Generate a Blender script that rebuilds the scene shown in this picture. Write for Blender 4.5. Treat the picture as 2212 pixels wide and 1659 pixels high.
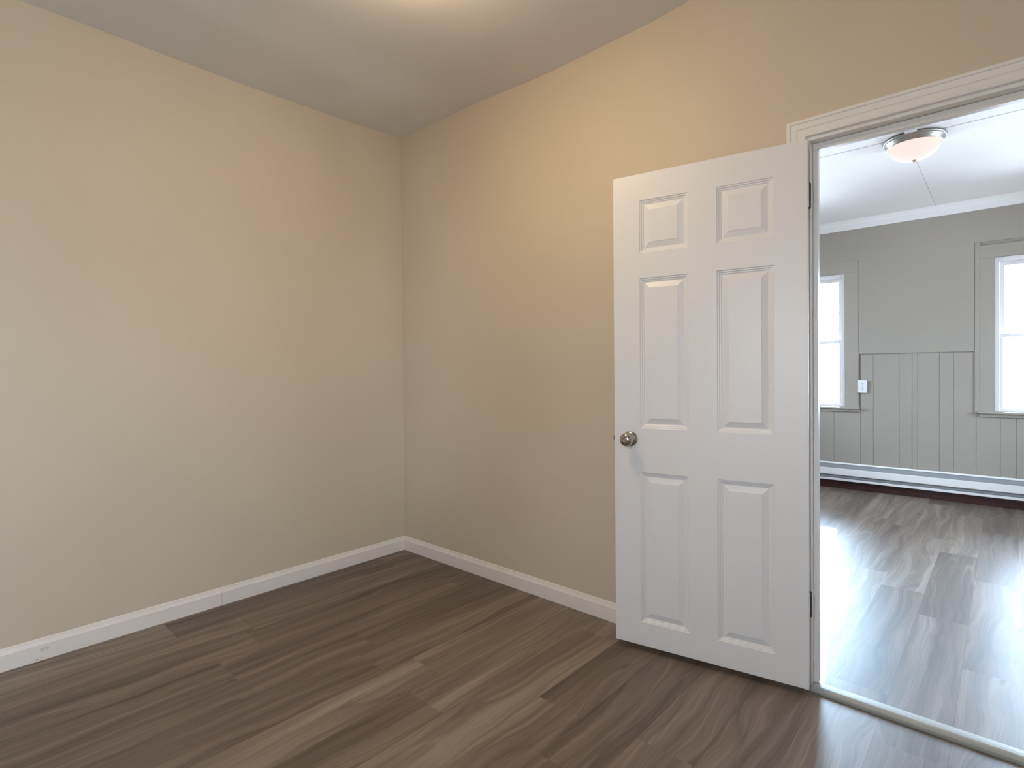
import bpy, bmesh, math, random
from mathutils import Vector, Matrix
for o in list(bpy.data.objects):
    bpy.data.objects.remove(o)
S = bpy.context.scene
COL = S.collection
PI = math.pi

# ---------------------------------------------------------------- camera
W, H = 2212, 1659
F_PX, YAW, PITCH, ROLL, DY = 1179.5186, 0.735639, -0.012177, -0.009196, -14.341
CAM = Vector((3.054258, -2.264504, 1.215242))
fw = Vector((-math.sin(YAW)*math.cos(PITCH), math.cos(YAW)*math.cos(PITCH), math.sin(PITCH)))
rt = Vector((math.cos(YAW), math.sin(YAW), 0)); up = rt.cross(fw)
rt2 = math.cos(ROLL)*rt + math.sin(ROLL)*up; up2 = -math.sin(ROLL)*rt + math.cos(ROLL)*up
cd = bpy.data.cameras.new('camera'); cam = bpy.data.objects.new('camera', cd); COL.objects.link(cam)
cd.sensor_fit = 'HORIZONTAL'; cd.sensor_width = 36.0; cd.lens = F_PX/W*36.0
cd.shift_y = DY/W; cd.clip_start = 0.02; cd.clip_end = 200
m3 = Matrix((rt2, up2, -fw)).transposed()
cam.matrix_world = Matrix.Translation(CAM) @ m3.to_4x4()
S.camera = cam

# ---------------------------------------------------------------- light
world = bpy.data.worlds.new('sky'); S.world = world; world.use_nodes = True
bg = world.node_tree.nodes['Background']
bg.inputs[1].default_value = 34.0
_n = world.node_tree.nodes; _l = world.node_tree.links
_tc = _n.new('ShaderNodeTexCoord'); _sp = _n.new('ShaderNodeSeparateXYZ'); _l.new(_tc.outputs['Generated'], _sp.inputs[0])
_rm = _n.new('ShaderNodeValToRGB'); _mr = _n.new('ShaderNodeMapRange'); _mr.inputs[1].default_value = -0.12; _mr.inputs[2].default_value = 0.12
_l.new(_sp.outputs[2], _mr.inputs[0]); _l.new(_mr.outputs[0], _rm.inputs[0]); _l.new(_rm.outputs[0], bg.inputs[0])
_rm.color_ramp.elements[0].color = (0.52, 0.60, 0.69, 1)      # ground below the horizon
_rm.color_ramp.elements[1].color = (0.76, 0.91, 1.08, 1)      # bright hazy sky

def sun(name, energy, angle, color, drop=0.85):
    d = bpy.data.lights.new(name, 'SUN'); d.energy = energy; d.angle = math.radians(angle); d.color = color
    o = bpy.data.objects.new(name, d); COL.objects.link(o)
    v = Vector((0.297, -1.66, -drop)).normalized()
    o.rotation_euler = v.to_track_quat('-Z', 'Y').to_euler(); o.location = v*-9
    return o
sun('sun', 34.0, 0.8, (1.0, 0.86, 0.72))
sun('added_haze_sun', 10.2, 24.0, (0.50, 0.75, 1.0), 0.68)  # second, wide blue sun added to brighten the floor at the doorway

S.view_settings.view_transform = 'Standard'; S.view_settings.look = 'None'
S.view_settings.gamma = 1.0; S.view_settings.use_curve_mapping = False
S.view_settings.exposure = 0.0
S.cycles.use_denoising = True
S.cycles.max_bounces = 10; S.cycles.diffuse_bounces = 7; S.cycles.glossy_bounces = 4
S.cycles.transmission_bounces = 4; S.cycles.transparent_max_bounces = 8
S.cycles.sample_clamp_indirect = 8.0
S.cycles.caustics_reflective = False; S.cycles.caustics_refractive = False

def portal(x, y, z, w, h, facing):
    d = bpy.data.lights.new('window_portal', 'AREA'); d.shape = 'RECTANGLE'; d.size = w; d.size_y = h
    d.cycles.is_portal = True
    o = bpy.data.objects.new('window_portal', d); COL.objects.link(o)
    o.location = (x, y, z); o.rotation_euler = Vector(facing).to_track_quat('-Z', 'Z').to_euler()

# ---------------------------------------------------------------- materials
class NT:
    def __init__(s, name):
        s.m = bpy.data.materials.new(name); s.m.use_nodes = True
        s.t = s.m.node_tree; s.b = s.t.nodes['Principled BSDF']; s.out = s.t.nodes['Material Output']
    def n(s, typ, **kw):
        nd = s.t.nodes.new(typ)
        for k, v in kw.items():
            if k.startswith('i_'):
                nd.inputs[k[2:].replace('_', ' ')].default_value = v
            else: setattr(nd, k, v)
        return nd
    def l(s, a, b): s.t.links.new(a, b)
    def setv(s, nd, key, v):
        if isinstance(v, (int, float, tuple)): nd.inputs[key].default_value = v
        else: s.l(v, nd.inputs[key])
    def math(s, op, a, b=0.0, c=0.0, clamp=False):
        nd = s.n('ShaderNodeMath', operation=op, use_clamp=clamp)
        s.setv(nd, 0, a); s.setv(nd, 1, b); s.setv(nd, 2, c)
        return nd.outputs[0]
    def comb(s, x, y, z):
        nd = s.n('ShaderNodeCombineXYZ'); s.setv(nd, 0, x); s.setv(nd, 1, y); s.setv(nd, 2, z); return nd.outputs[0]
    def noise(s, vec, scale, detail=4, rough=0.5, dist=0.0):
        nd = s.n('ShaderNodeTexNoise'); s.l(vec, nd.inputs['Vector'])
        nd.inputs['Scale'].default_value = scale; nd.inputs['Detail'].default_value = detail
        nd.inputs['Roughness'].default_value = rough; nd.inputs['Distortion'].default_value = dist
        return nd.outputs['Fac']
    def ramp(s, fac, stops):
        nd = s.n('ShaderNodeValToRGB'); s.setv(nd, 0, fac); e = nd.color_ramp.elements
        while len(e) < len(stops): e.new(0.5)
        for x, (p, c) in zip(e, stops): x.position = p; x.color = (*c, 1) if len(c) == 3 else c
        return nd.outputs[0]
    def mix(s, fac, a, b, blend='MIX'):
        nd = s.n('ShaderNodeMix', data_type='RGBA', blend_type=blend)
        s.setv(nd, 0, fac)
        for k, v in ((6, a), (7, b)):
            if isinstance(v, tuple): nd.inputs[k].default_value = (*v, 1) if len(v) == 3 else v
            else: s.l(v, nd.inputs[k])
        return nd.outputs[2]
    def bump(s, hgt, strength, dist):
        nd = s.n('ShaderNodeBump'); nd.inputs['Strength'].default_value = strength; nd.inputs['Distance'].default_value = dist
        s.l(hgt, nd.inputs['Height']); s.l(nd.outputs[0], s.b.inputs['Normal'])
    def P(s, **kw):
        for k, v in kw.items():
            s.setv(s.b, k.replace('_', ' '), (*v, 1) if isinstance(v, tuple) and len(v) == 3 else v)
    def obj(s): return s.n('ShaderNodeTexCoord').outputs['Object']

def paint(name, col, rough=0.5, bump=0.06, scale=180, spec=0.4, var=0.03):
    t = NT(name); c = t.obj()
    big = t.noise(c, 1.3, 2); fine = t.noise(c, scale, 3)
    lo = tuple(x*(1-var) for x in col); hi = tuple(min(1, x*(1+var)) for x in col)
    t.P(Base_Color=t.ramp(big, [(0.3, lo), (0.7, hi)]), Roughness=rough, Specular_IOR_Level=spec)
    t.bump(fine, bump, 0.002)
    return t.m

def metal(name, col, rough, scale=90):
    t = NT(name); f = t.noise(t.obj(), scale, 3)
    t.P(Base_Color=col, Metallic=1.0, Roughness=t.math('MULTIPLY_ADD', f, 0.12, rough-0.06))
    return t.m

def emit(name, col, strength):
    t = NT(name)
    f = t.noise(t.obj(), 14, 2)
    e = t.ramp(f, [(0.3, tuple(x*0.97 for x in col)), (0.7, col)])
    t.P(Base_Color=(0.10, 0.08, 0.07), Roughness=0.65, Specular_IOR_Level=0.15, Emission_Color=e, Emission_Strength=strength)
    return t.m

M = {}
M['wall'] = paint('greige_wall_paint', (0.565, 0.482, 0.378), 0.6, 0.05)
M['wall_far'] = paint('pale_sage_wall_paint', (0.37, 0.328, 0.278), 0.55, 0.04)
M['ceiling'] = paint('ceiling_paint', (0.74, 0.73, 0.725), 0.8, 0.05)
M['ceiling_far'] = paint('white_ceiling_paint', (0.88, 0.85, 0.83), 0.7, 0.03)
M['trim'] = paint('white_trim_paint', (0.74, 0.72, 0.70), 0.32, 0.02, 90, 0.5, 0.015)
M['door'] = paint('white_door_paint', (0.745, 0.735, 0.745), 0.38, 0.03, 130, 0.5, 0.012)
M['vinyl'] = paint('white_window_vinyl', (0.84, 0.81, 0.80), 0.35, 0.01, 60, 0.5, 0.01)
M['heater'] = paint('white_heater_enamel', (0.90, 0.88, 0.86), 0.4, 0.01, 60, 0.5, 0.01)
M['heater_grey'] = paint('grey_heater_damper', (0.27, 0.28, 0.295), 0.45, 0.01, 60, 0.5, 0.03)
M['plastic'] = paint('white_plastic', (0.85, 0.85, 0.87), 0.35, 0.01, 60, 0.5, 0.01)
M['slot'] = paint('dark_slot', (0.03, 0.03, 0.03), 0.6, 0.01)
M['saddle'] = paint('worn_grey_saddle_paint', (0.40, 0.40, 0.37), 0.45, 0.12, 60, 0.4, 0.10)
M['subfloor'] = paint('dark_subfloor', (0.035, 0.03, 0.028), 0.9, 0.05)
M['nickel'] = metal('satin_nickel', (0.50, 0.47, 0.44), 0.20)
M['ring'] = metal('brushed_nickel', (0.46, 0.43, 0.40), 0.42)
M['hinge'] = metal('dull_hinge_steel', (0.16, 0.15, 0.15), 0.45)
M['bowl'] = emit('frosted_lit_glass', (1.0, 0.82, 0.76), 1.0)
M['bowl_room'] = emit('frosted_lit_glass_warm', (1.0, 0.73, 0.43), 77.0)

def redwood():
    t = NT('dark_red_brown_wood'); c = t.obj()
    sp = t.n('ShaderNodeSeparateXYZ'); t.l(c, sp.inputs[0])
    v = t.comb(t.math('MULTIPLY', sp.outputs[0], 1.2), sp.outputs[1], t.math('MULTIPLY', sp.outputs[2], 9.0))
    g = t.noise(v, 6, 6, 0.6, 0.6)
    spots = t.noise(c, 38, 3)
    col = t.ramp(g, [(0.3, (0.022, 0.006, 0.006)), (0.55, (0.055, 0.014, 0.012)), (0.75, (0.085, 0.032, 0.018))])
    col = t.mix(t.ramp(spots, [(0.66, (0, 0, 0)), (0.74, (1, 1, 1))]), col, (0.16, 0.085, 0.05))
    t.P(Base_Color=col, Roughness=0.45)
    return t.m
M['redwood'] = redwood()

def scuffed_trim():
    t = NT('white_baseboard_paint'); c = t.obj()
    sp = t.n('ShaderNodeSeparateXYZ'); t.l(c, sp.inputs[0])
    nz = t.noise(c, 95, 3, 0.6)
    total = None
    for (y, z, ry, rz) in ((-1.893, 0.047, 0.018, 0.010), (-1.912, 0.012, 0.016, 0.007)):
        dy = t.math('DIVIDE', t.math('SUBTRACT', sp.outputs[1], y), ry)
        dz = t.math('DIVIDE', t.math('SUBTRACT', sp.outputs[2], z), rz)
        r = t.math('SQRT', t.math('ADD', t.math('MULTIPLY', dy, dy), t.math('MULTIPLY', dz, dz)))
        k = t.math('SUBTRACT', 1.0, r, clamp=True)
        total = k if total is None else t.math('MAXIMUM', total, k)
    line = t.math('LESS_THAN', t.math('ABSOLUTE', t.math('SUBTRACT', nz, 0.5)), 0.045)
    fac = t.math('MULTIPLY', t.math('MULTIPLY', line, t.math('POWER', total, 0.5)), 0.75)
    big = t.noise(c, 1.3, 2)
    base = t.ramp(big, [(0.3, (0.735, 0.685, 0.65)), (0.7, (0.765, 0.715, 0.68))])
    t.P(Base_Color=t.mix(fac, base, (0.20, 0.19, 0.18)), Roughness=0.34)
    return t.m
M['base'] = scuffed_trim()

def planks_mat():
    t = NT('grey_brown_plank_laminate')
    uv = t.n('ShaderNodeUVMap', uv_map='uv').outputs[0]
    sp = t.n('ShaderNodeSeparateXYZ'); t.l(uv, sp.inputs[0]); u, v = sp.outputs[0], sp.outputs[1]
    at = t.n('ShaderNodeAttribute', attribute_name='plank'); sc = t.n('ShaderNodeSeparateColor'); t.l(at.outputs['Color'], sc.inputs[0])
    r1, r2, r3 = sc.outputs[0], sc.outputs[1], sc.outputs[2]
    w = t.math('MULTIPLY', r2, 40.0); vo = t.math('MULTIPLY_ADD', r3, 57.0, v)
    # slow drift that bends the grain
    drift = t.noise(t.comb(t.math('MULTIPLY', u, 3.2), t.math('MULTIPLY', vo, 1.5), w), 1.0, 2, 0.5)
    drift2 = t.noise(t.comb(t.math('MULTIPLY', u, 11.0), t.math('MULTIPLY', vo, 4.5), w), 1.0, 2, 0.5)
    ub = t.math('ADD', t.math('MULTIPLY_ADD', drift, 0.15, u), t.math('MULTIPLY', drift2, 0.016))
    broad = t.noise(t.comb(t.math('MULTIPLY', ub, 15.0), t.math('MULTIPLY', vo, 0.55), w), 1.0, 2, 0.5)
    mid = t.noise(t.comb(t.math('MULTIPLY', ub, 46.0), t.math('MULTIPLY', vo, 1.1), w), 1.0, 3, 0.6)
    fine = t.noise(t.comb(t.math('MULTIPLY', ub, 170.0), t.math('MULTIPLY', vo, 2.6), w), 1.0, 4, 0.65)
    pores = t.noise(t.comb(t.math('MULTIPLY', u, 620.0), t.math('MULTIPLY', vo, 26.0), w), 1.0, 2, 0.6)
    ridge = t.noise(t.comb(t.math('MULTIPLY', ub, 8.0), t.math('MULTIPLY', vo, 0.5), t.math('ADD', w, 7.7)), 1.0, 1, 0.4)
    vmask = t.math('MULTIPLY_ADD', t.noise(t.comb(t.math('MULTIPLY', u, 5.0), t.math('MULTIPLY', vo, 1.6), t.math('ADD', w, 3.1)), 1.0, 2), 5.0, -2.3, clamp=True)
    vein = t.math('SUBTRACT', 1.0, t.math('MULTIPLY', t.math('ABSOLUTE', t.math('SUBTRACT', ridge, 0.52)), 75.0), clamp=True)
    vein = t.math('MULTIPLY', vein, vmask)
    dark = t.math('SUBTRACT', 1.0, t.math('MULTIPLY', t.math('ABSOLUTE', t.math('SUBTRACT', ridge, 0.44)), 55.0), clamp=True)
    # knots
    vo2 = t.n('ShaderNodeTexVoronoi'); t.l(t.comb(t.math('MULTIPLY', ub, 8.5), t.math('MULTIPLY', vo, 1.9), w), vo2.inputs['Vector']); vo2.inputs['Scale'].default_value = 1.0
    kn = t.math('SUBTRACT', 1.0, t.math('MULTIPLY', vo2.outputs['Distance'], 9.0), clamp=True)
    tone = t.math('ADD', t.math('MULTIPLY', broad, 0.80), t.math('MULTIPLY', fine, 0.40))
    tone = t.math('ADD', tone, t.math('MULTIPLY', mid, 0.45))
    tone = t.math('ADD', tone, t.math('MULTIPLY', r1, 0.20))
    tone = t.math('ADD', tone, t.math('MULTIPLY', pores, 0.07))
    tone = t.math('SUBTRACT', tone, 0.46)
    col = t.ramp(tone, [(0.20, (0.088, 0.066, 0.053)), (0.40, (0.146, 0.111, 0.088)), (0.58, (0.206, 0.161, 0.130)), (0.82, (0.325, 0.266, 0.220))])
    col = t.mix(t.math('MULTIPLY', vein, 0.40), col, (0.38, 0.32, 0.27))
    col = t.mix(t.math('MULTIPLY', dark, 0.30), col, (0.070, 0.052, 0.042))
    col = t.mix(t.math('MULTIPLY', kn, 0.75), col, (0.055, 0.040, 0.032))
    # fine seam between planks
    wd = 0.193
    e = t.math('MINIMUM', u, t.math('SUBTRACT', wd, u)); 
    ed = t.math('LESS_THAN', e, 0.0008)
    col = t.mix(t.math('MULTIPLY', ed, 0.55), col, (0.04, 0.03, 0.025))
    rough = t.math('MULTIPLY_ADD', fine, 0.06, 0.42)
    t.P(Base_Color=col, Roughness=rough, Specular_IOR_Level=0.30)
    t.bump(t.math('ADD', t.math('MULTIPLY', fine, 0.6), pores), 0.05, 0.001)
    return t.m
M['planks'] = planks_mat()

def glass_mat(name, col):
    t = NT(name)
    tr = t.n('ShaderNodeBsdfTransparent'); gl = t.n('ShaderNodeBsdfGlossy'); gl.inputs['Roughness'].default_value = 0.02
    tr.inputs[0].default_value = (*col, 1)
    fr = t.n('ShaderNodeFresnel'); fr.inputs[0].default_value = 1.45
    mx = t.n('ShaderNodeMixShader'); t.l(fr.outputs[0], mx.inputs[0]); t.l(tr.outputs[0], mx.inputs[1]); t.l(gl.outputs[0], mx.inputs[2])
    t.l(mx.outputs[0], t.out.inputs[0])
    return t.m
M['glass'] = glass_mat('clear_window_glass', (0.97, 0.985, 0.98)); M['glass_far'] = glass_mat('daylight_tinted_window_glass', (0.955, 0.98, 1.0))  # blue tint of the far panes stands in for cooler daylight

# ---------------------------------------------------------------- mesh helpers
def link(name, bm, mats, parent=None, smooth=False, doubles=True):
    if doubles: bmesh.ops.remove_doubles(bm, verts=bm.verts, dist=1e-5)
    bmesh.ops.recalc_face_normals(bm, faces=bm.faces)
    me = bpy.data.meshes.new(name); bm.to_mesh(me); bm.free()
    for m in (mats if isinstance(mats, (list, tuple)) else [mats]): me.materials.append(M[m])
    if smooth:
        for p in me.polygons: p.use_smooth = True
        try: me.set_sharp_from_angle(angle=math.radians(35))
        except Exception: pass
    o = bpy.data.objects.new(name, me); COL.objects.link(o)
    if parent: o.parent = parent
    return o

def empty(name, loc=(0, 0, 0), rz=0.0):
    o = bpy.data.objects.new(name, None); COL.objects.link(o)
    o.location = loc; o.rotation_euler = (0, 0, rz); o.empty_display_size = 0.1
    return o

def tag(o, label, cat, kind=None, group=None):
    o['label'] = label; o['category'] = cat
    if kind: o['kind'] = kind
    if group: o['group'] = group
    return o

def box(bm, x0, x1, y0, y1, z0, z1, mi=0):
    vs = [bm.verts.new(p) for p in ((x0,y0,z0),(x1,y0,z0),(x1,y1,z0),(x0,y1,z0),(x0,y0,z1),(x1,y0,z1),(x1,y1,z1),(x0,y1,z1))]
    for f in ((0,3,2,1),(4,5,6,7),(0,1,5,4),(1,2,6,5),(2,3,7,6),(3,0,4,7)):
        bm.faces.new([vs[i] for i in f]).material_index = mi
    return vs

def bevbox(bm, x0, x1, y0, y1, z0, z1, b=0.002, seg=2, mi=0):
    t = bmesh.new(); box(t, x0, x1, y0, y1, z0, z1)
    bmesh.ops.bevel(t, geom=t.edges[:], offset=b, segments=seg, affect='EDGES', profile=0.5)
    for f in t.faces: f.material_index = mi
    me = bpy.data.meshes.new('tmp'); t.to_mesh(me); t.free(); bm.from_mesh(me); bpy.data.meshes.remove(me)

def prism(bm, pts, frame, a, b, mi=0):
    """closed 2D profile pts swept from station a to b; frame(p, s) -> xyz"""
    A = [bm.verts.new(frame(p, a)) for p in pts]; B = [bm.verts.new(frame(p, b)) for p in pts]
    n = len(pts)
    for i in range(n):
        bm.faces.new((A[i], A[(i+1) % n], B[(i+1) % n], B[i])).material_index = mi
    bm.faces.new(A[::-1]).material_index = mi; bm.faces.new(B).material_index = mi

def lathe(bm, prof, center=(0, 0, 0), seg=48, axis='z', mi=0):
    rings = []
    for r, h in prof:
        ring = []
        for k in range(seg):
            a = 2*PI*k/seg; c, s = r*math.cos(a), r*math.sin(a)
            p = (c, s, h) if axis == 'z' else (c, h, s)
            ring.append(bm.verts.new((center[0]+p[0], center[1]+p[1], center[2]+p[2])))
        rings.append(ring)
    for a, b in zip(rings, rings[1:]):
        for k in range(seg):
            bm.faces.new((a[k], a[(k+1) % seg], b[(k+1) % seg], b[k])).material_index = mi

# ---------------------------------------------------------------- room dimensions
XR, YF = 3.50, -3.35             # right and front wall of this room
D = 4.042                        # far wall of the next room
WT = 0.115                       # partition thickness
XL2, XR2 = 0.0, 5.3              # next room, left and right
ZC2 = 2.675
OX0, OX1, OZ = 2.494, 3.300, 2.079   # rough door opening
JX0, JX1, JZ = 2.512, 3.282, 2.061   # jamb faces

# ---------------------------------------------------------------- floors
PW = 0.193; PX0 = 1.573
rng = random.Random(11)
FIX = {-1: -1.009, 3: -0.672, 6: 1.05}
def plank_floor(name, x0, x1, y0, yend):
    bm = bmesh.new(); uvl = bm.loops.layers.uv.new('uv'); cl = bm.loops.layers.float_color.new('plank')
    k0 = math.floor((x0-PX0)/PW); k1 = math.ceil((x1-PX0)/PW)
    for k in range(k0, k1):
        a, b = PX0+k*PW, PX0+(k+1)*PW
        xa, xb = max(a, x0), min(b, x1)
        if xb-xa < 1e-4: continue
        L = 1.22; off = FIX.get(k, rng.uniform(0, L)); j = off+L*math.floor((y0-off)/L)
        ye = yend(0.5*(xa+xb))
        while j < ye:
            ja, jb = max(j, y0), min(j+L, ye)
            c = (rng.random(), rng.random(), rng.random(), 1)
            if jb-ja > 1e-4:
                f = bm.faces.new([bm.verts.new(p) for p in ((xa, ja, 0), (xb, ja, 0), (xb, jb, 0), (xa, jb, 0))])
                for lp in f.loops:
                    lp[uvl].uv = (lp.vert.co.x-a, lp.vert.co.y-j); lp[cl] = c
                # front lip of the last board, down to the subfloor
                if abs(jb-ye) < 1e-6:
                    f = bm.faces.new([bm.verts.new(p) for p in ((xa, jb, 0), (xb, jb, 0), (xb, jb, -0.012), (xa, jb, -0.012))])
                    for lp in f.loops: lp[uvl].uv = (lp.vert.co.x-a, jb-j); lp[cl] = c
            j += L
    box(bm, x0-0.05, x1+0.05, y0-0.05, (0.03 if y0 < 0 else D+0.05), -0.06, -0.0125, 1)
    return link(name, bm, ['planks', 'subfloor'], doubles=False)
fl = plank_floor('floor', 0.0, XR, YF, lambda x: -0.018 if x > 2.46 else -0.010)
tag(fl, 'grey-brown wood plank floor of the beige room', 'floor', 'structure')
fl2 = plank_floor('floor_far', XL2, XR2, 0.030, lambda x: D-0.002)
tag(fl2, 'shiny grey plank floor of the bright room beyond the doorway', 'floor', 'structure')

# ---------------------------------------------------------------- walls
def wall(name, boxes, mats, label, face=None):
    bm = bmesh.new()
    for b in boxes: box(bm, *b)
    if face: face(bm)
    o = link(name, bm, mats, doubles=False); tag(o, label, 'wall', 'structure'); return o
ZT = 2.86
def two_tone(bm):
    bm.normal_update()
    for f in bm.faces:
        if f.normal.y > 0.5: f.material_index = 1
wall('wall_left', [(-0.11, 0, YF, WT, -0.06, ZT)], 'wall', 'beige wall on the left, running to the room corner')
wall('wall_back', [(0, OX0, 0, WT, -0.012, ZT), (OX0, OX1, 0, WT, OZ, ZT), (OX1, XR2, 0, WT, -0.012, ZT), (OX0, OX1, 0, WT, -0.055, -0.0135)], ['wall', 'wall_far'],
     'beige wall behind the open door, pierced by the doorway', two_tone)
def holed(xa, xb, ya, yb, holes):
    out = []; y = ya
    for (h0, h1, z0, z1) in holes:
        out += [(xa, xb, y, h0, -0.06, ZT), (xa, xb, h0, h1, -0.06, z0), (xa, xb, h0, h1, z1, ZT)]; y = h1
    return out + [(xa, xb, y, yb, -0.06, ZT)]
SIDE_W = (-3.16, -2.32, 0.88, 2.08)          # unseen window added as daylight fill, in the right wall beside the camera
FRONT_W = (2.52, 3.08, 0.88, 1.98)           # unseen window added for frontal fill, in the wall behind the camera
FL_W = [(2.40, 3.20, 0.822, 2.158)]           # unseen side windows added to brighten the far room
FR_W = [(1.90, 3.10, 0.822, 2.158)]  # added on the right, also lights the door jamb
wall('wall_front', [(-0.11, FRONT_W[0], YF-0.14, YF, -0.06, ZT), (FRONT_W[1], XR+0.14, YF-0.14, YF, -0.06, ZT),
                    (FRONT_W[0], FRONT_W[1], YF-0.14, YF, -0.06, FRONT_W[2]), (FRONT_W[0], FRONT_W[1], YF-0.14, YF, FRONT_W[3], ZT)], 'wall', 'beige wall behind the camera with a small added fill window')
wall('wall_right', holed(XR, XR+0.14, YF, 0, [SIDE_W]), 'wall', 'beige wall to the right of the camera with one added fill window')
wall('wall_far_left', holed(XL2-0.14, XL2, WT, D, FL_W), 'wall_far', 'pale wall at the left of the bright room')
wall('wall_far_right', holed(XR2, XR2+0.14, WT, D, FR_W), 'wall_far', 'pale wall at the right of the bright room')

WIN = [(1.040, 1.851, 0.822, 2.158), (2.980, 3.791, 0.822, 2.158)]
bm = bmesh.new()
BY = D+0.008                       # face of the vertical boards
TH = 0.15
xs = [XL2-0.11, WIN[0][0], WIN[0][1], WIN[1][0], WIN[1][1], XR2+0.11]
for i in range(5):
    if i in (1, 3):
        z0, z1 = WIN[0][2], WIN[0][3]
        box(bm, xs[i], xs[i+1], BY+0.007, D+TH, -0.06, z0); box(bm, xs[i], xs[i+1], BY+0.007, D+TH, z1, ZT)
    else: box(bm, xs[i], xs[i+1], BY+0.007, D+TH, -0.06, ZT)
# vertical boards of the wainscot
g = [0.05, 0.24, 0.43, 0.62, 0.81, 1.00, 1.19, 1.38, 1.57, 1.756, 1.986, 2.092, 2.300, 2.400, 2.442, 2.602, 2.704, 2.859, 3.018, 3.121, 3.30, 3.49, 3.68, 3.87, 4.06, 4.25, 4.44, 4.63, 4.82, 5.01, 5.2]
gap = 0.0022
for a, b in zip(g, g[1:]):
    top = 1.343
    for (w0, w1, zb, zt) in WIN:
        if b > w0-0.1 and a < w1+0.10: top = 0.80
    box(bm, a+gap/2, b-gap/2, BY, BY+0.008, 0.0, top)
# smooth boarding above the rail line, between and outside the window casings
for (a, b) in ((XL2, 0.925), (1.9712, 2.8480), (3.9245, XR2)):
    box(bm, a, b, D, BY+0.012, 1.349, 2.60)
for (a, b) in ((0.925, 1.9712), (2.8480, 3.9245)):
    box(bm, a, b, D, BY+0.012, 2.2758 if a < 2 else 2.301, 2.60)
box(bm, XL2, XR2, D, BY+0.012, 2.60, ZT)
o = link('wall_far', bm, 'wall_far', doubles=False)
tag(o, 'pale grey-green boarded wall with two windows in the bright room', 'wall', 'structure')

# ---------------------------------------------------------------- ceilings
def interp(x, pts):
    if x <= pts[0][0]: return pts[0][1]
    for (a, va), (b, vb) in zip(pts, pts[1:]):
        if x <= b:
            t = (x-a)/(b-a); t = t*t*(3-2*t); return va+(vb-va)*t
    return pts[-1][1]
def cz(x, y):
    fx = interp(x, [(0, 2.797), (0.60, 2.796), (1.30, 2.768), (1.81, 2.774), (2.10, 2.791), (4.2, 2.792)])
    fy = interp(y, [(-3.5, 2.782), (-1.8, 2.780), (-1.02, 2.772), (-0.5, 2.780), (0, 2.797)])
    return fx+fy-2.797 + 0.004*math.exp(-((x-0.45)/0.10)**2)*(-1)
bm = bmesh.new(); NX, NY = 60, 50; grid = []
for i in range(NX+1):
    grid.append([bm.verts.new((-0.02+(XR+0.04)*i/NX, YF-0.02+(-YF+0.04)*j/NY, cz((XR+0.04)*i/NX-0.02, YF-0.02+(-YF+0.04)*j/NY))) for j in range(NY+1)])
for i in range(NX):
    for j in range(NY): bm.faces.new((grid[i][j], grid[i][j+1], grid[i+1][j+1], grid[i+1][j]))
ext = bmesh.ops.extrude_face_region(bm, geom=bm.faces[:])
for v in [e for e in ext['geom'] if isinstance(e, bmesh.types.BMVert)]: v.co.z = 2.88
o = link('ceiling', bm, 'ceiling', smooth=True); tag(o, 'off-white slightly uneven ceiling of the beige room', 'ceiling', 'structure')

bm = bmesh.new(); gp = 0.020
for (x0, x1, y0, y1, dz) in ((XL2, XR2, WT, 1.852, 0), (XL2, XR2, 1.852+gp, 1.995, -0.003), (XL2, 2.578, 1.995+gp, D+0.02, 0), (2.578+0.003, XR2, 1.995+gp, D+0.02, 0)):
    box(bm, x0, x1, y0, y1, ZC2+dz, ZC2+0.02)
for (x0, x1, y0, y1) in ((XL2, XR2, 1.852, 1.852+gp), (XL2, XR2, 1.995, 1.995+gp), (2.578, 2.581, 1.995+gp, D+0.02)):
    box(bm, x0, x1, y0, y1, ZC2+0.0006, ZC2+0.0118, 1)      # caulked seams between the panels
box(bm, XL2, XR2, WT, D+0.05, ZC2+0.012, ZC2+0.06, 1)
o = link('ceiling_far', bm, ['ceiling_far', 'wall_far'], doubles=False); tag(o, 'white panelled ceiling of the bright room with thin seams', 'ceiling', 'structure')

# ---------------------------------------------------------------- baseboards and trim
BP = [(0, 0.001), (0.013, 0.001), (0.013, 0.068), (0.0105, 0.072), (0.0060, 0.084), (0.0052, 0.090), (0.003, 0.093), (0, 0.093)]
bm = bmesh.new()
prism(bm, BP, lambda p, s: (p[0], s, p[1]), YF, -1.1836)
prism(bm, BP, lambda p, s: (p[0], s, p[1]), -1.1824, -0.0005)
o = link('baseboard_left', bm, 'base', doubles=False); tag(o, 'white baseboard along the left wall, scuffed near its left end', 'baseboard', 'structure')
bm = bmesh.new(); prism(bm, BP, lambda p, s: (s, -p[0], p[1]), 0.0135, 2.433)
o = link('baseboard_back', bm, 'base'); tag(o, 'white baseboard from the room corner to behind the open door', 'baseboard', 'structure')
bm = bmesh.new(); prism(bm, BP, lambda p, s: (s, -p[0], p[1]), 3.361, XR)
o = link('baseboard_right', bm, 'base'); tag(o, 'white baseboard right of the doorway', 'baseboard', 'structure')

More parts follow.
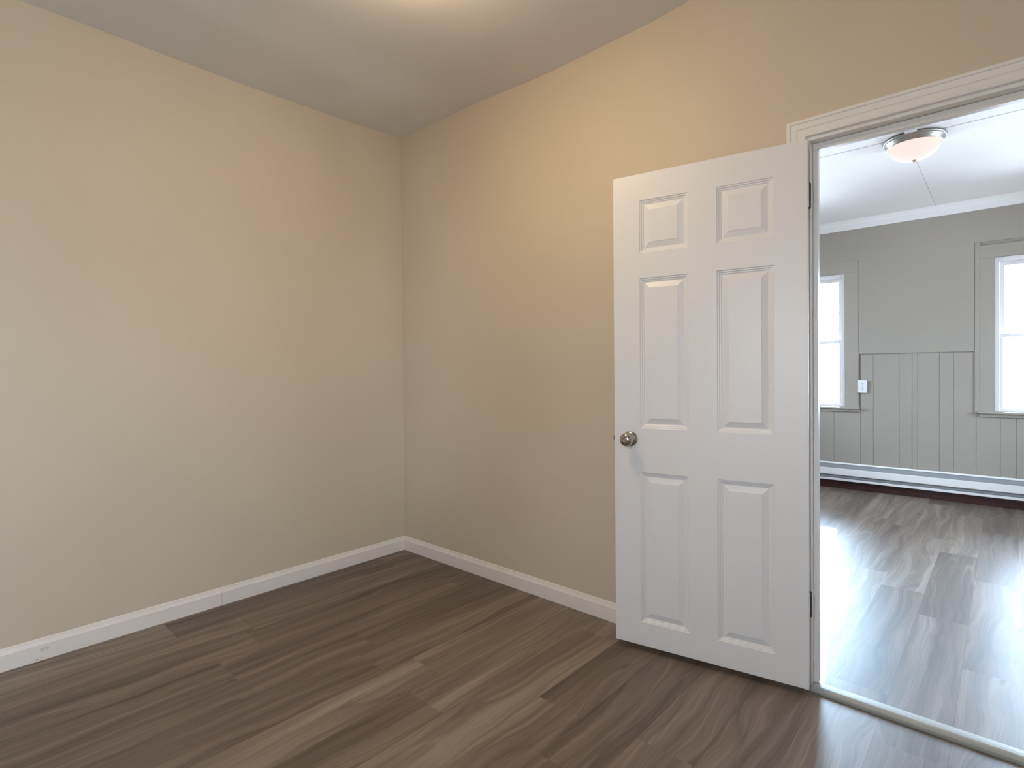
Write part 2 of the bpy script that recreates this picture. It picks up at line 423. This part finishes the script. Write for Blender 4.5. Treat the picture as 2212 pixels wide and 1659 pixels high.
# door frame
door_frame = empty('trim_1', (JX0, 0, 0)); tag(door_frame, 'white moulded casing and jambs around the doorway', 'door frame', 'structure')
inv = Matrix.Translation((-JX0, 0, 0))
def frame_part(name, bm, mats='trim', smooth=False, **kw):
    bm.transform(inv); return link(name, bm, mats, door_frame, smooth=smooth, **kw)
CP = [(0, 0), (0, 0.013), (0.003, 0.016), (0.012, 0.016), (0.0145, 0.0125), (0.017, 0.012), (0.034, 0.011), (0.0365, 0.0085), (0.055, 0.0075), (0.0575, 0.011), (0.064, 0.011), (0.0665, 0.008), (0.067, 0)]
def casing(front):
    bm = bmesh.new(); sgn = -1 if front else 1; y0 = 0 if front else WT
    xo0, xo1, zo = 2.434, 3.360, 2.142
    # stations: path corners with mitres
    rows = []
    for s, t in CP:
        y = y0+sgn*t
        rows.append([(xo0+s, y, 0.001), (xo0+s, y, zo-s), (xo1-s, y, zo-s), (xo1-s, y, 0.001)])
    V = [[bm.verts.new(p) for p in r] for r in rows]; n = len(V)
    for i in range(n):
        a, b = V[i], V[(i+1) % n]
        for k in range(3): bm.faces.new((a[k], a[k+1], b[k+1], b[k]))
    bm.faces.new([V[i][0] for i in range(n)]); bm.faces.new([V[i][3] for i in range(n)][::-1])
    return frame_part('casing', bm)
casing(True); casing(False)
bm = bmesh.new(); JB = 0.0185
bevbox(bm, OX0+0.0005, JX0, 0.0005, WT-0.0005, JB, JZ, 0.0012, 1)
frame_part('jamb', bm)
bm = bmesh.new(); bevbox(bm, JX1, OX1-0.0005, 0.0005, WT-0.0005, JB, JZ, 0.0012, 1); frame_part('jamb', bm)
bm = bmesh.new(); bevbox(bm, OX0+0.0005, OX1-0.0005, 0.0005, WT-0.0005, JZ+0.0002, OZ-0.0005, 0.0012, 1); frame_part('head_jamb', bm)
bm = bmesh.new()
bevbox(bm, JX0+0.0002, JX0+0.016, 0.037, 0.066, JB, JZ-0.0265, 0.0015, 2)
frame_part('door_stop', bm)
bm = bmesh.new(); bevbox(bm, JX1-0.016, JX1-0.0002, 0.037, 0.066, JB, JZ-0.0265, 0.0015, 2); frame_part('door_stop', bm)
bm = bmesh.new(); bevbox(bm, JX0+0.0002, JX1-0.0002, 0.0385, 0.066, JZ-0.026, JZ-0.0012, 0.0015, 2); frame_part('door_stop', bm)

# door saddle
SP = [(0.0, -0.012), (-0.002, 0.0), (-0.0025, 0.007), (-0.001, 0.0115), (0.004, 0.0150), (0.012, 0.0172), (0.026, 0.0180), (0.040, 0.0176), (0.050, 0.0160), (0.057, 0.0120), (0.060, 0.0060), (0.060, 0.0005), (0.029, 0.0004), (0.029, -0.012)]
bm = bmesh.new(); prism(bm, SP, lambda p, s: (s, p[0], p[1]), 2.500, 3.294)
o = link('trim_2', bm, 'saddle'); tag(o, 'worn grey painted wooden saddle across the doorway floor', 'door saddle', 'structure')

# crown at the far wall
KP = [(0.0, 2.583), (0.012, 2.583), (0.014, 2.590), (0.017, 2.596), (0.019, 2.632), (0.026, 2.650), (0.040, 2.663), (0.046, 2.668), (0.048, ZC2-0.0005), (0.0, ZC2-0.0005)]
bm = bmesh.new(); prism(bm, KP, lambda p, s: (s, D-p[0]-0.0005, p[1]), XL2+0.001, XR2-0.001)
o = link('trim_3', bm, 'ceiling_far'); tag(o, 'white crown moulding where the far wall meets the ceiling', 'crown moulding', 'structure')
# dark wood base below the heater
bm = bmesh.new(); bevbox(bm, XL2+0.001, XR2-0.001, D-0.014, BY-0.0006, 0.001, 0.078, 0.002, 1)
o = link('baseboard_far', bm, 'redwood'); tag(o, 'dark red-brown wooden base strip under the heater', 'baseboard', 'structure')

# ---------------------------------------------------------------- windows
def window(name, w, y, label, far=True, zc=None, at=None):
    x0, x1, z0, z1 = w
    root = empty(name, ((x0+x1)/2, y, z0)); tag(root, label, 'window', 'structure')
    T = Matrix.Translation((-(x0+x1)/2, -y, -z0))
    if at: root.location = (at[0], at[1], z0); root.rotation_euler = (0, 0, at[2])
    def part(nm, bm, mat, parent=root, smooth=False):
        bm.transform(T)
        return link(nm, bm, mat, parent, smooth=smooth, doubles=False)
    cw = 0.119 if zc is None else 0.097
    ct = z1 + (0.117 if zc is None else 0.112)
    wallm = 'wall_far' if far else 'trim'
    bm = bmesh.new()
    zb = z0-0.0195
    bevbox(bm, x0-cw, x0, y-0.002, y-(0.0001 if not far else -0.0198), zb, z1, 0.001, 1)
    bevbox(bm, x1, x1+cw, y-0.002, y-(0.0001 if not far else -0.0198), zb, z1, 0.001, 1)
    bevbox(bm, x0-cw, x1+cw, y-0.0025, y-(0.0001 if not far else -0.0198), z1+0.0006, ct, 0.001, 1)
    part('casing', bm, wallm)
    if zc is not None:
        bm = bmesh.new()
        bevbox(bm, x0-cw-0.0335, x0-cw-0.0015, y-0.003, y+0.0198, 0.802, zc, 0.001, 1)
        bevbox(bm, x1+cw+0.0015, x1+cw+0.0335, y-0.003, y+0.0198, 0.802, zc, 0.001, 1)
        part('filler_strip', bm, wallm)
    # stool and apron
    bm = bmesh.new()
    e = cw+0.012
    bevbox(bm, x0-e, x1+e, y-0.038, y+0.05, z0-0.019, z0-0.0005, 0.004, 2)
    part('stool', bm, wallm)
    bm = bmesh.new(); bevbox(bm, x0-e+0.012, x1+e-0.012, y-0.010, y+0.007, z0-0.048, z0-0.0195, 0.003, 2)
    part('apron', bm, wallm)
    # vinyl frame
    fwid, fd0, fd1 = 0.030, 0.022, 0.115
    bm = bmesh.new()
    bevbox(bm, x0+0.0005, x0+fwid, y+fd0, y+fd1, z0, z1-0.0005, 0.002, 1); bevbox(bm, x1-fwid, x1-0.0005, y+fd0, y+fd1, z0, z1-0.0005, 0.002, 1)
    bevbox(bm, x0+fwid, x1-fwid, y+fd0, y+fd1, z1-0.038, z1-0.0005, 0.002, 1); bevbox(bm, x0+fwid, x1-fwid, y+fd0, y+fd1, z0, z0+0.006, 0.0015, 1)
    part('window_frame', bm, 'vinyl')
    # sashes
    zm = 1.478 if far else (z0+z1)/2
    a0, a1 = x0+fwid+0.0005, x1-fwid-0.0005
    def sash(nm, s0, s1, lo, hi, bot, top, side):
        bm = bmesh.new()
        bevbox(bm, a0, a0+side, s0, s1, lo, hi, 0.003, 2); bevbox(bm, a1-side, a1, s0, s1, lo, hi, 0.003, 2)
        bevbox(bm, a0+side, a1-side, s0, s1, lo, lo+bot, 0.003, 2); bevbox(bm, a0+side, a1-side, s0, s1, hi-top, hi, 0.003, 2)
        s = part(nm, bm, 'vinyl')
        bm = bmesh.new(); yc = (s0+s1)/2
        box(bm, a0+side+0.0003, a1-side-0.0003, yc-0.002, yc+0.002, lo+bot+0.0003, hi-top-0.0003)
        part('pane', bm, 'glass_far' if far else 'glass', s)
    sash('upper_sash', y+0.072, y+0.100, zm-0.014, z1-0.039, 0.030, 0.032, 0.033)
    sash('lower_sash', y+0.036, y+0.066, z0+0.0065, zm+0.017, 0.022, 0.030, 0.024)
    out = Vector((0, 1, 0)); c = Vector(((x0+x1)/2, y, (z0+z1)/2))
    if at: out.rotate(Matrix.Rotation(at[2], 3, 'Z')); c = Vector((at[0], at[1], (z0+z1)/2))
    c = c+out*0.135
    portal(c.x, c.y, c.z, x1-x0-0.02, z1-z0-0.02, -out)
    return root
window('window_1', WIN[0], D, 'white sash window partly hidden by the door frame, left of the outlet')
window('window_2', WIN[1], D, 'white sash window at the right edge, right of the rail line', zc=2.30)
def side_window(name, w, x, rz, label, far):
    hw = (w[1]-w[0])/2
    window(name, (-hw, hw, w[2], w[3]), 0, label, far, None, (x, (w[0]+w[1])/2, rz))
side_window('fill_window_3', SIDE_W, XR, -PI/2, 'unseen sash window added for fill light in the wall to the right of the camera', False)
window('fill_window_6', (-0.28, 0.28, FRONT_W[2], FRONT_W[3]), 0, 'small unseen sash window added for fill light in the wall behind the camera', False, None, (2.80, YF, PI))
side_window('fill_window_4', FL_W[0], XL2, PI/2, 'unseen sash window added to light the bright room from its left wall', True)
side_window('fill_window_5', FR_W[0], XR2, -PI/2, 'unseen sash window added to light the bright room from its right wall', True)

# ---------------------------------------------------------------- door leaf
K = 0.99476
ANG = 0.171
HX, HY, HZ = 2.5177, -0.0567, 0.0285
door = empty('door_1', (HX, HY, HZ), PI+ANG)
tag(door, 'white six-panel door standing open against the beige wall', 'door', 'structure')
LW, LH, LT = 0.7551*K, 2.03*K, 0.035
us = [0, .1145*K, .3205*K, .4325*K, .6375*K, LW]
vs = [0, .1025*K, .7515*K, .9400*K, 1.584*K, 1.692*K, 1.916*K, LH]
PROF = [(0, 0), (0.0035, -0.0030), (0.0070, -0.0034), (0.0105, -0.0068), (0.0140, -0.0072), (0.0175, -0.0098), (0.0205, -0.0098), (0.0425, -0.0022), (0.0430, -0.0012)]
bm = bmesh.new()
def panel_face(w0, sg):
    for i in range(5):
        for j in range(7):
            u0, u1, v0, v1 = us[i], us[i+1], vs[j], vs[j+1]
            if i in (1, 3) and j in (1, 3, 5):
                rings = []
                for s, d in PROF:
                    rings.append([bm.verts.new(p) for p in ((u0+s, w0+sg*d, v0+s), (u1-s, w0+sg*d, v0+s), (u1-s, w0+sg*d, v1-s), (u0+s, w0+sg*d, v1-s))])
                for a, b in zip(rings, rings[1:]):
                    for k in range(4): bm.faces.new((a[k], a[(k+1) % 4], b[(k+1) % 4], b[k]))
                bm.faces.new(rings[-1])
            else:
                bm.faces.new([bm.verts.new(p) for p in ((u0, w0, v0), (u1, w0, v0), (u1, w0, v1), (u0, w0, v1))])
panel_face(0.0, 1); panel_face(-LT, -1)
for (u) in (0, LW):
    for j in range(7):
        bm.faces.new([bm.verts.new(p) for p in ((u, 0, vs[j]), (u, -LT, vs[j]), (u, -LT, vs[j+1]), (u, 0, vs[j+1]))])
for (v) in (0, LH):
    for i in range(5):
        bm.faces.new([bm.verts.new(p) for p in ((us[i], 0, v), (us[i], -LT, v), (us[i+1], -LT, v), (us[i+1], 0, v))])
bmesh.ops.remove_doubles(bm, verts=bm.verts, dist=1e-5)
bmesh.ops.recalc_face_normals(bm, faces=bm.faces)
ed = [e for e in bm.edges if len(e.link_faces) == 2 and e.calc_face_angle(0) > 1.4]
bmesh.ops.bevel(bm, geom=ed, offset=0.0016, segments=2, affect='EDGES', profile=0.5)
leaf = link('leaf', bm, 'door', door)

def knob(side):
    prof = [(0.0, 0.001), (0.0325, 0.001), (0.0325, 0.004), (0.030, 0.0075), (0.022, 0.0115), (0.0145, 0.0135), (0.0115, 0.017), (0.0110, 0.027),
            (0.0150, 0.031), (0.0235, 0.0365), (0.0278, 0.044), (0.0282, 0.052), (0.0255, 0.059), (0.0195, 0.0635), (0.0115, 0.0655), (0.0100, 0.0640), (0.0, 0.0638)]
    bm = bmesh.new(); lathe(bm, [(r, h*side) for r, h in prof], axis='y', seg=56)
    k = link('doorknob', bm, 'nickel', door, smooth=True); k.location = (0.683*K, 0 if side > 0 else -LT, 0.893*K)
    k['label'] = 'satin nickel round doorknob' if side > 0 else 'satin nickel doorknob on the hidden face'
    bm = bmesh.new(); lathe(bm, [(0.0, 0.0637*side), (0.0062, 0.0637*side), (0.0062, 0.0660*side), (0.005, 0.0672*side), (0.0, 0.0672*side)], axis='y', seg=24)
    b = link('lock_button', bm, 'nickel', k, smooth=True)
knob(1); knob(-1)
bm = bmesh.new(); bevbox(bm, LW-0.0002, LW+0.0014, -LT/2-0.0125, -LT/2+0.0125, 0.893*K-0.028, 0.893*K+0.028, 0.0005, 1)
lp = link('latch_plate', bm, 'nickel', door); lp['label'] = 'nickel latch plate on the door edge'
bm = bmesh.new(); bevbox(bm, LW+0.0014, LW+0.010, -LT/2-0.007, -LT/2+0.007, 0.893*K-0.009, 0.893*K+0.009, 0.002, 1)
link('latch_bolt', bm, 'nickel', lp)
HINGE_W = Vector((2.5125, -0.0125))
ca, sa = math.cos(PI+ANG), math.sin(PI+ANG)
dx, dy = HINGE_W.x-HX, HINGE_W.y-HY
hu, hw = ca*dx+sa*dy, -sa*dx+ca*dy
for zc_ in (1.854-HZ, 0.331-HZ):
    bm = bmesh.new(); r = 0.0056; hh = 0.0445; n = 5
    for i in range(n):
        z0 = zc_-hh+2*hh*i/n; z1 = zc_-hh+2*hh*(i+1)/n-0.0006
        lathe(bm, [(0, z0), (r, z0), (r, z1), (0, z1)], (hu, hw, 0), 20)
    lathe(bm, [(0, zc_+hh), (0.0042, zc_+hh), (0.0045, zc_+hh+0.003), (0, zc_+hh+0.0045)], (hu, hw, 0), 16)
    lathe(bm, [(0, zc_-hh-0.004), (0.0042, zc_-hh-0.003), (0.0042, zc_-hh-0.0005), (0, zc_-hh-0.0005)], (hu, hw, 0), 16)
    hg = link('hinge', bm, 'hinge', door, smooth=True, doubles=False); hg['label'] = 'dull steel hinge barrel'
    # painted leaf plate on the door edge
    bm = bmesh.new(); bevbox(bm, -0.0016, -0.0001, -LT+0.002, -0.004, zc_-hh, zc_+hh, 0.0006, 1)
    link('hinge_plate', bm, 'trim', hg)
    bm = bmesh.new(); bevbox(bm, -0.0009, 0.0009, -0.014, 0.014, -hh, hh, 0.0006, 1)
    bm.transform(Matrix.Translation((JX0+0.001, 0.0135, zc_+HZ)))
    frame_part('hinge_plate', bm, 'trim')

# ---------------------------------------------------------------- ceiling lights
def ceiling_light(loc, bowlmat, label, cover):
    root = empty('ceiling_light', loc); tag(root, label, 'ceiling light')
    bm = bmesh.new()
    lathe(bm, [(0, -0.0005), (0.135, -0.0005), (0.135, -0.006), (0.158, -0.006), (0.166, -0.009), (0.168, -0.014), (0.165, -0.019), (0.161, -0.021), (0.1615, -0.025), (0.158, -0.031),
               (0.152, -0.036), (0.149, -0.044), (0.1445, -0.049), (0.141, -0.050), (0.1385, -0.047), (0.136, -0.040), (0, -0.040)], seg=72)
    r_ = link('ring', bm, 'ring', root, smooth=True); r_['label'] = 'brushed nickel ring'
    bm = bmesh.new(); R0, dep = 0.1375, 0.098
    prof = [(R0, -0.0405)]
    for k in range(0, 15):
        a = k/14*PI/2; prof.append((R0*math.cos(a)**0.9 if k < 14 else 0.0, -0.043-dep*math.sin(a)**1.0))
    lathe(bm, prof, seg=72)
    b_ = link('bowl', bm, bowlmat, root, smooth=True); b_['label'] = 'lit frosted glass bowl'
    bm = bmesh.new(); zb = -0.043-dep
    lathe(bm, [(0, zb+0.001), (0.013, zb+0.001), (0.013, zb-0.002), (0.009, zb-0.006), (0.006, zb-0.011), (0, zb-0.013)], seg=24)
    f_ = link('finial', bm, 'ring', root, smooth=True); f_['label'] = 'small nickel finial'
    if cover:
        bm = bmesh.new(); bevbox(bm, -0.030, 0.030, -0.215, -0.150, -0.0165, -0.0035, 0.002, 1)
        c_ = link('wire_cover', bm, 'plastic', root); c_['label'] = 'small white wire cover at the ring'
    return root
ceiling_light((2.617, 2.065, ZC2), 'bowl', 'lit flush ceiling light with nickel ring seen through the doorway', True)
ceiling_light((1.53, -1.12, cz(1.53, -1.12)), 'bowl_room', 'warm lit flush ceiling light on the beige room ceiling above the frame', False)

# ---------------------------------------------------------------- outlet
ou = empty('wall_outlet', (2.006, D-0.0045, 1.028)); tag(ou, 'white duplex power outlet on the far wall beside the left window', 'outlet')
bm = bmesh.new(); bevbox(bm, -0.038, 0.038, -0.006, 0.0, -0.062, 0.062, 0.002, 2)
link('cover_plate', bm, 'plastic', ou)
for zc_ in (0.022, -0.022):
    bm = bmesh.new(); bevbox(bm, -0.0165, 0.0165, -0.0078, -0.006, zc_-0.015, zc_+0.015, 0.0008, 1)
    s_ = link('socket', bm, 'plastic', ou)
    for (a, b, c, d) in ((-0.0085, -0.0055, 0.000, 0.009), (0.0055, 0.0085, 0.001, 0.008), (-0.003, 0.003, -0.0105, -0.0045)):
        bm = bmesh.new(); box(bm, a, b, -0.0082, -0.0079, zc_+c, zc_+d); link('slot', bm, 'slot', s_)
bm = bmesh.new(); lathe(bm, [(0, -0.0085), (0.0028, -0.0080), (0.003, -0.0061)], axis='y', seg=16); link('screw', bm, 'nickel', ou, smooth=True)

# ---------------------------------------------------------------- baseboard heater
HXC = 2.45; HL = 1.60
ht = empty('baseboard_heater', (HXC, D-0.0005, 0.0835)); tag(ht, 'long white baseboard heater along the far wall', 'heater')
def hp(name, pts, mat, a=-HL, b=HL):
    bm = bmesh.new(); prism(bm, [(y, z-0.0835) for y, z in pts], lambda p, s: (s, -p[0], p[1]), a, b)
    return link(name, bm, mat, ht)
hp('back_panel', [(0, 0.0835), (0.010, 0.0835), (0.010, 0.247), (0.020, 0.2445), (0.021, 0.2475), (0.014, 0.256), (0.010, 0.259), (0.0, 0.259)], 'heater')
d_ = hp('damper', [(0.0105, 0.2405), (0.019, 0.241), (0.0265, 0.2345), (0.029, 0.2355), (0.037, 0.226), (0.040, 0.2265), (0.056, 0.207), (0.053, 0.2045), (0.011, 0.230)], 'heater_grey', -HL+0.03, HL-0.03); d_['label'] = 'grey slanted damper'
hp('front_cover', [(0.060, 0.139), (0.064, 0.1415), (0.0655, 0.146), (0.0655, 0.201), (0.064, 0.2055), (0.058, 0.207), (0.0575, 0.205), (0.0625, 0.2025), (0.0635, 0.199), (0.0635, 0.147), (0.062, 0.1435), (0.059, 0.141)], 'heater', -HL+0.03, HL-0.03)
e_ = hp('heating_element', [(0.0105, 0.112), (0.050, 0.112), (0.050, 0.170), (0.0105, 0.170)], 'heater_grey', -HL+0.031, HL-0.031); e_['label'] = 'grey finned heating element in the gap'
hp('bottom_lip', [(0.0105, 0.0836), (0.055, 0.0836), (0.0565, 0.086), (0.0565, 0.106), (0.0535, 0.107), (0.053, 0.0905), (0.0105, 0.0905)], 'heater', -HL+0.03, HL-0.03)
for s_ in (-1, 1):
    bm = bmesh.new(); bevbox(bm, s_*HL-0.0145+(-0.0145 if s_ > 0 else 0.0145), s_*HL+0.0145+(-0.0145 if s_ > 0 else 0.0145), -0.067, -0.0215, 0.0002, 0.1735, 0.004, 2)
    link('end_cap', bm, 'heater', ht)
